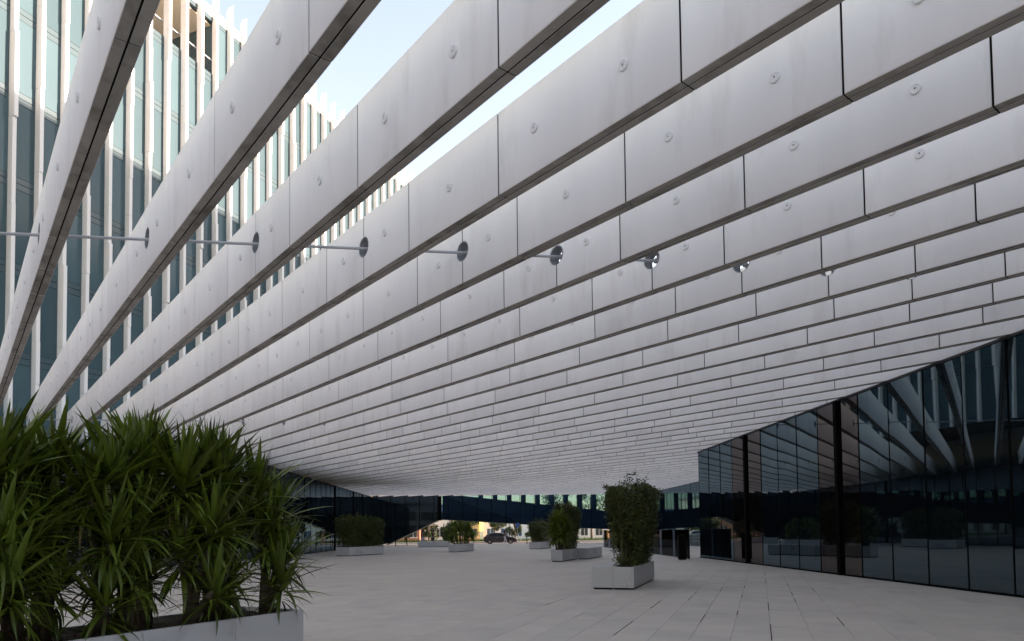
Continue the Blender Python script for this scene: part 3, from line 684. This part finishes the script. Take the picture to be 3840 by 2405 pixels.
# ------------------------------------------------------------------ street beyond
MB().box((-200, 84.4, -.25), (200, 103, -.13)).obj('road', 'asphalt')['kind'] = 'structure'
MB().box((-200, 103.0, -.25), (200, 112, -.02)).obj('pavement', 'pavement')['kind'] = 'structure'
MB().box((-200, 83.41, -.25), (200, 84.4, -.01)).obj('kerb', 'stone_pave_far')['kind'] = 'structure'
# grass strip behind the street
rnd = random.Random(3); v = []; f = []
for i in range(9000):
    x, y = rnd.uniform(-45, 45), rnd.uniform(106, 111); h = rnd.uniform(.15, .5); k = len(v); dx, dy = rnd.uniform(-.15, .15), rnd.uniform(-.15, .15)
    v += [(x-.03, y, -.02), (x+.03, y, -.02), (x+dx, y+dy, h)]; f.append([k, k+1, k+2])
tag(link('roadside_grass', pyd('roadside_grass', v, f, 'grass')), 'sunlit green grass strip beyond the street', 'grass', kind='stuff')
for i, x in enumerate((-10.6, -9.3, -7.4, -6.4, -2.2, 4.75, 6.35)):
    t = tag(MB().tube([(0, 0, 0), (0, 0, .86), (0, 0, .90)], [.05, .05, .035], 10).obj('bollard', 'frame_black', None, smooth=False, loc=(x, 81.9, .006)),
            'thin black bollard at the plaza edge, %s from the left' % ordinal(i+1), 'bollard', 'bollards at the plaza edge')
# parked and passing cars
def car(label, loc, rz, paint):
    t = thing('parked_car', label, 'car', loc, rz, 'cars in the street')
    Wd = .88
    lower = [(-2.18, .42), (-2.22, .62), (-2.16, .92), (-1.95, 1.0), (1.0, .96), (1.75, .86), (2.12, .70), (2.2, .52), (2.16, .34), (1.9, .22), (-1.95, .22)]
    b = MB(); n = len(lower)
    for s, w in ((-1, Wd), (1, Wd)):
        for x, z in lower: b.v.append((x, s*(w-(.10 if z > .9 or z < .25 else 0)-(.08 if abs(x) > 2.1 else 0)), z))
    b.f.append(list(range(n))[::-1]); b.f.append(list(range(n, 2*n))); b.m += [0, 0]
    for i in range(n): j = (i+1) % n; b.f.append([i, j, n+j, n+i]); b.m.append(0)
    b.obj('body', paint, t, bevel=.03)
    cab = [(-2.0, .98), (-1.55, 1.36), (-.7, 1.49), (.1, 1.46), (1.15, .95)]
    def loft(pr, wb, wt, mt, nm, par, inset=0):
        m = MB(); zs = [p[1] for p in pr]; z0, z1 = min(zs), max(zs)
        for s in (-1, 1):
            for x, z in pr: m.v.append((x, s*lerp(wb, wt, (z-z0)/(z1-z0)), z))
        k = len(pr); m.f.append(list(range(k))[::-1]); m.f.append(list(range(k, 2*k))); m.m += [0, 0]
        for i in range(k): j = (i+1) % k; m.f.append([i, j, k+j, k+i]); m.m.append(0)
        return m.obj(nm, mt, par, bevel=.03 if nm == 'cabin' else 0)
    loft(cab, .80, .60, paint, 'cabin', t)
    for s in (-1, 1):
        for nm, pr in (('side_window', [(-1.5, 1.04), (-1.28, 1.33), (-.42, 1.40), (-.42, 1.04)]), ('side_window', [(-.34, 1.04), (-.34, 1.40), (.12, 1.37), (.85, 1.02)])):
            m = MB(); k = len(pr)
            for dd in (.0, .012):
                for x, z in pr: m.v.append((x, s*(lerp(.80, .60, (z-.95)/.54)+.004+dd), z))
            m.f += [list(range(k)), list(range(k, 2*k))]+[[i, (i+1) % k, k+(i+1) % k, k+i] for i in range(k)]; m.m = [0]*len(m.f)
            m.obj(nm, 'car_glass', t)
        m = MB().tube([(-1.62, s*.80, 1.02), (-1.32, s*.69, 1.37), (-.6, s*.645, 1.455), (.12, s*.655, 1.42), (.95, s*.80, 1.0)], [.018]*5, 5); m.obj('window_trim', 'chrome', t)
        MB().box((.55, s*.86-.02, .0), (.75, s*.86+.14*s+.02, .14)).obj('mirror', paint, t, loc=(0, 0, .98), bevel=.02)
        MB().box((-2.2, s*.74-.10, .70), (-2.02, s*.74+.10, .92)).obj('tail_light', 'tail_red', t, bevel=.02)
        MB().box((1.95, s*.68-.14, .62), (2.17, s*.68+.10, .74)).obj('headlight', 'head_lamp', t, bevel=.02)
        for x in (-.5, .35): MB().box((x, s*.885-.012, .84), (x+.18, s*.885+.012, .875)).obj('door_handle', 'chrome', t)
        for x in (-1.38, 1.32):
            wl = MB(); pr = [(.20, -.08), (.30, -.10), (.32, -.06), (.32, .06), (.30, .10), (.20, .08)]; q = 22
            for r, y in pr:
                for j in range(q): a = 2*math.pi*j/q; wl.v.append((r*math.cos(a), y, r*math.sin(a)))
            for i in range(len(pr)):
                for j in range(q): j2 = (j+1) % q; i2 = (i+1) % len(pr); wl.f.append([i*q+j, i*q+j2, i2*q+j2, i2*q+j]); wl.m.append(0)
            wo = wl.obj('wheel', 'rubber', t, loc=(x, s*.80, .32))
            rm = MB().tube([(0, -.085*1, 0), (0, .085, 0)], [.06, .06], 10)
            for j in range(5):
                a = 2*math.pi*j/5; c_, s_ = math.cos(a), math.sin(a)
                rm.prism([(c_*.03-s_*.05, s_*.03+c_*.05), (c_*.22-s_*.035, s_*.22+c_*.035), (c_*.22+s_*.035, s_*.22-c_*.035), (c_*.03+s_*.05, s_*.03-c_*.05)], 'y', -.09, .09)
            rm.tube([(0, -.088, 0), (0, .088, 0)], [.215, .215], 20, cap=False)
            rm.obj('rim', 'rim', wo)
    m = MB(); m.v = [(-1.99, -.6, 1.02), (-1.99, .6, 1.02), (-1.6, .5, 1.345), (-1.6, -.5, 1.345)]; m.f = [[0, 1, 2, 3]]; m.m = [0]; o = m.obj('rear_window', 'car_glass', t, loc=(-.025, 0, .02))
    m = MB(); m.v = [(1.08, -.66, 1.0), (1.08, .66, 1.0), (.16, .56, 1.435), (.16, -.56, 1.435)]; m.f = [[0, 1, 2, 3]]; m.m = [0]; o = m.obj('windscreen', 'car_glass', t, loc=(.025, 0, .02))
    MB().box((-2.235, -.28, .5), (-2.205, .28, .6)).obj('number_plate', 'car_white', t)
    return t
car('dark brown-grey hatchback parked in the street beyond the plaza', (1.85, 91.5, -.13), rad(-4), 'car_paint')
car('white hatchback in the street half hidden behind the far clipped bamboo', (9.6, 95.2, -.13), rad(2), 'car_white')

# ------------------------------------------------------------------ people
def person(label, loc, rz, H, pose, zones, hair_len=.2):
    """pose: dict of joints in a 1.0-high body; one skinned surface, coloured by zones(z, x) -> material"""
    J = pose; E = [('pel', 'spi'), ('spi', 'che'), ('che', 'nek'), ('nek', 'hed'), ('hed', 'top'), ('che', 'shl'), ('shl', 'ell'), ('ell', 'wrl'), ('wrl', 'hal'), ('che', 'shr'), ('shr', 'elr'), ('elr', 'wrr'), ('wrr', 'har'),
         ('pel', 'hil'), ('hil', 'knl'), ('knl', 'anl'), ('anl', 'tol'), ('pel', 'hir'), ('hir', 'knr'), ('knr', 'anr'), ('anr', 'tor')]
    Rr = dict(pel=.075, spi=.062, che=.075, nek=.027, hed=.05, top=.035, shl=.035, ell=.025, wrl=.017, hal=.015, shr=.035, elr=.025, wrr=.017, har=.015, hil=.058, knl=.036, anl=.022, tol=.018, hir=.058, knr=.036, anr=.022, tor=.018)
    ks = list(Rr); me = bpy.data.meshes.new('body'); me.from_pydata([tuple(Vector(J[k])*H) for k in ks], [(ks.index(a), ks.index(b)) for a, b in E], [])
    tmp = bpy.data.objects.new('tmp_body', me); C.objects.link(tmp)
    tmp.modifiers.new('skin', 'SKIN'); sk = me.skin_vertices[0].data if me.skin_vertices else None
    if sk is None:
        bm = bmesh.new(); bm.from_mesh(me); bm.verts.layers.skin.verify(); bm.to_mesh(me); bm.free(); sk = me.skin_vertices[0].data
    for i, k in enumerate(ks): sk[i].radius = (Rr[k]*H*(.9), Rr[k]*H*(.78)); sk[i].use_root = (k == 'pel')
    tmp.modifiers.new('sub', 'SUBSURF').levels = 2
    dg = bpy.context.evaluated_depsgraph_get(); ev = bpy.data.meshes.new_from_object(tmp.evaluated_get(dg)); bpy.data.objects.remove(tmp)
    ev.name = 'body'; ev.materials.clear(); names = []
    for p in ev.polygons:
        p.use_smooth = True; c = p.center/H; mname = zones(c)
        if mname not in names: names.append(mname); ev.materials.append(M[mname])
        p.material_index = names.index(mname)
    t = thing('person', label, 'person', loc, rz, 'people near the street'); link('body', ev, t)
    hd = Vector(J['hed'])*H; hb = MB(); n = 12      # hair shell and fall
    for i in range(7):
        a = math.pi*i/6; rr = max(.002, math.sin(a)*.062*H); z = math.cos(a)*.066*H
        for j in range(n): q = 2*math.pi*j/n; hb.v.append((math.cos(q)*rr*.92, math.sin(q)*rr+.012*H, z+.022*H))
    for i in range(6):
        for j in range(n): j2 = (j+1) % n; hb.f.append([i*n+j, i*n+j2, (i+1)*n+j2, (i+1)*n+j]); hb.m.append(0)
    hb.tube([(0, .045*H, .03*H), (0, .06*H, -.05*H), (0, .05*H, -hair_len*H*.7)], [.045*H, .042*H, .02*H], 8)
    hb.obj('hair', 'hair', t, smooth=True, loc=hd)
    return t
def stand(step=0, armf=0.0, lean=0.0):
    s = step
    return dict(pel=(0, 0, .53), spi=(0, .0, .62), che=(0, -.005-lean, .75), nek=(0, -.01-lean, .845), hed=(0, -.018-lean, .905), top=(0, -.015-lean, .965),
        shl=(.105, 0-lean, .81), ell=(.13, .02-armf*.4, .655), wrl=(.125, -.03-armf, .53+armf*.4), hal=(.12, -.05-armf*1.2, .48+armf*.55), shr=(-.105, 0-lean, .81), elr=(-.13, .03, .65), wrr=(-.125, .0, .52), har=(-.122, -.015, .465),
        hil=(.055, 0, .50), knl=(.06, -.03-s*.10, .28), anl=(.06, .01-s*.16, .045), tol=(.065, -.075-s*.16, .015), hir=(-.055, 0, .50), knr=(-.06, -.01+s*.03, .275), anr=(-.06, .02+s*.16, .055), tor=(-.065, -.06+s*.14, .015))
def z_walk(c): return 'skin' if c.z > .825 or (abs(c.x) > .10 and c.z < .56 and c.z > .43) else ('cloth_brown' if c.z > .54 else ('cloth_white' if c.z > .035 else 'cloth_black'))
def z_black(c): return 'skin' if c.z > .82 or (abs(c.x) > .115 and c.z > .42) else ('cloth_black' if c.z > .5 else ('cloth_navy' if c.z > .04 else 'cloth_black'))
def z_grey(c): return 'skin' if c.z > .83 or (abs(c.x) > .11 and .42 < c.z < .56) else ('cloth_brown' if c.z > .58 else ('cloth_grey' if c.z > .04 else 'cloth_black'))
person('walking person in white trousers and brown top in front of the dark car', (2.1, 80.6, .006), rad(112), 1.72, stand(1.0, .06), z_walk)
person('person in brown top and pale trousers standing behind the far bench', (-6.9, 75.6, 0), rad(60), 1.80, stand(.3, .12), z_grey, .25)
person('person in black top and dark trousers standing behind the far bench', (-5.75, 75.3, 0), rad(-60), 1.82, stand(.1, .04), z_black, .08)

# ------------------------------------------------------------------ trees, buildings and signs across the street
def tree(label, loc, h, cr, trunk_r, seed, n=2600, mt='leaf_tree', bk='bark', low=.22):
    rnd = random.Random(seed); t = thing('street_tree', label, 'tree', loc, 0, 'street trees')
    m = MB().tube([(0, 0, -.05), (rnd.uniform(-.1, .1), 0, h*.3), (rnd.uniform(-.15, .15), 0, h*.62)], [trunk_r, trunk_r*.75, trunk_r*.4], 8); cl = []
    for i in range(9):
        a = rnd.uniform(0, 6.28); r = cr*rnd.uniform(.35, .85); z = h*lerp(low, .92, rnd.random()); e = (math.cos(a)*r, math.sin(a)*r, z); cl.append((e, cr*rnd.uniform(.28, .5)))
        m.tube([(0, 0, h*rnd.uniform(.28, .55)), (e[0]*.5, e[1]*.5, z*.9), e], [trunk_r*.4, trunk_r*.25, trunk_r*.1], 6)
    m.obj('trunk', bk, t, smooth=True)
    def pts(r):
        e, s = r.choice(cl); d = Vector((r.gauss(0, 1), r.gauss(0, 1), r.gauss(0, .8))).normalized()*s*r.random()**.4; return (e[0]+d.x, e[1]+d.y, e[2]+d.z)
    v, f = leaf_cloud(rnd, pts, n, .26, .07); link('crown', pyd('crown', v, f, mt), t); return t
TR = [((-4.6, 110, -.02), 5.2, 1.9, .14, 'street tree before the orange-yellow building', 'bark'), ((4.6, 112, -.02), 4.4, 1.5, .12, 'street tree before the white building with blue windows', 'bark'), ((-8.6, 104.5, -.02), 4.2, 1.6, .12, 'street tree behind the two standing people', 'bark'),
      ((-2.6, 106, -.02), 4.6, 1.6, .16, 'slim street tree behind the parked car left part', 'bark_light'), ((1.2, 108.5, -.02), 4.8, 1.7, .14, 'leafy street tree right behind the parked dark car', 'bark'), ((6.6, 100.5, -.13), 3.6, 1.3, .12, 'small street tree right of the parked dark car', 'bark'),
      ((-12.5, 108, -.02), 6, 2.2, .2, 'street tree left of the yellow building', 'bark'), ((-18.5, 106, -.02), 9, 3.2, .22, 'large street tree at the far left of the street', 'bark'),
      ((16.5, 109, -.02), 9, 3.4, .2, 'large street tree showing through the bridge windows', 'bark'), ((23, 112, -.02), 10, 3.6, .22, 'tall street tree at the far right of the street', 'bark'), ((11.5, 118, -.02), 10.5, 3.2, .2, 'tall street tree behind the white building end', 'bark'), ((30, 105, -.02), 9, 3.3, .22, 'broad street tree beyond the right glass wall', 'bark')]
for i, (lc, h, cr, tr, lab, bk) in enumerate(TR): tree(lab, lc, h, cr, tr, 80+i, bk=bk, n=3000)
def house(label, x0, x1, y0, y1, h, wallm, nwx, nwz, winm, roofm='roof_grey', name='town_building'):
    t = thing(name, label, 'building', ((x0+x1)/2, y0, -.3)); hw = (x1-x0)/2
    MB().box((-hw, 0, 0), (hw, y1-y0, h)).obj('wall', wallm, t)
    MB().box((-hw-.25, -.25, h+.002), (hw+.25, y1-y0+.2, h+.35)).obj('roof', roofm, t)
    for i in range(nwx):
        for k in range(nwz):
            cx = lerp(-hw, hw, (i+.5)/nwx); cz = .9+k*3.1
            if cz+1.5 > h: continue
            wo = MB().box((cx-.6, -.05, cz), (cx+.6, .02, cz+1.4)).obj('window', winm, t); MB().box((cx-.7, -.10, cz-.1), (cx+.7, -.002, cz-.01)).obj('sill', 'wall_white', wo)
            MB().box((cx-.03, -.07, cz), (cx+.03, -.051, cz+1.4)).obj('frame', 'wall_white', wo)
    return t
house('orange-yellow building across the street behind the yucca', -5.2, -1.4, 128, 140, 7.5, 'wall_yellow', 2, 2, 'win_dark', 'roof_red')
house('pale rendered building across the street behind the far bench', -11.4, -5.8, 129, 141, 6.5, 'wall_white', 3, 2, 'win_dark')
house('white building with blue windows across the street behind the car', -.6, 12.5, 130, 143, 5.2, 'wall_white', 5, 1, 'win_blue')
house('brick building across the street at the far left', -26, -12, 126, 140, 7, 'wall_brick', 6, 2, 'win_dark', 'roof_red')
house('white low building across the street at the right', 13.5, 32, 124, 138, 3.6, 'wall_white', 7, 1, 'win_dark')
house('pale long building far right across the street', 34, 60, 122, 138, 6.5, 'wall_white', 9, 2, 'win_dark', 'roof_red')
house('pale long building far left across the street', -62, -28, 124, 140, 6.8, 'wall_white', 11, 2, 'win_dark', 'roof_red')
sg = thing('sign_post', 'thin grey sign post at the kerb right of the walking person', 'sign post', (3.75, 83.8, -.01))
MB().tube([(0, 0, 0), (0, 0, 2.6)], [.03, .03], 8).obj('pole', 'steel_paint', sg); MB().box((-.2, -.045, 2.0), (.2, -.032, 2.5)).obj('plate', 'sign_blue', sg, bevel=.003)
lp = thing('street_lamp', 'slim dark lamp post across the street behind the car', 'lamp post', (3.4, 104, -.02))
MB().tube([(0, 0, 0), (0, 0, 5.6), (.3, 0, 5.9), (.9, 0, 5.95)], [.07, .05, .045, .04], 8).obj('pole', 'frame_black', lp); MB().box((.8, -.1, 5.88), (1.4, .1, 5.98)).obj('lamp_head', 'frame_black', lp, bevel=.01)
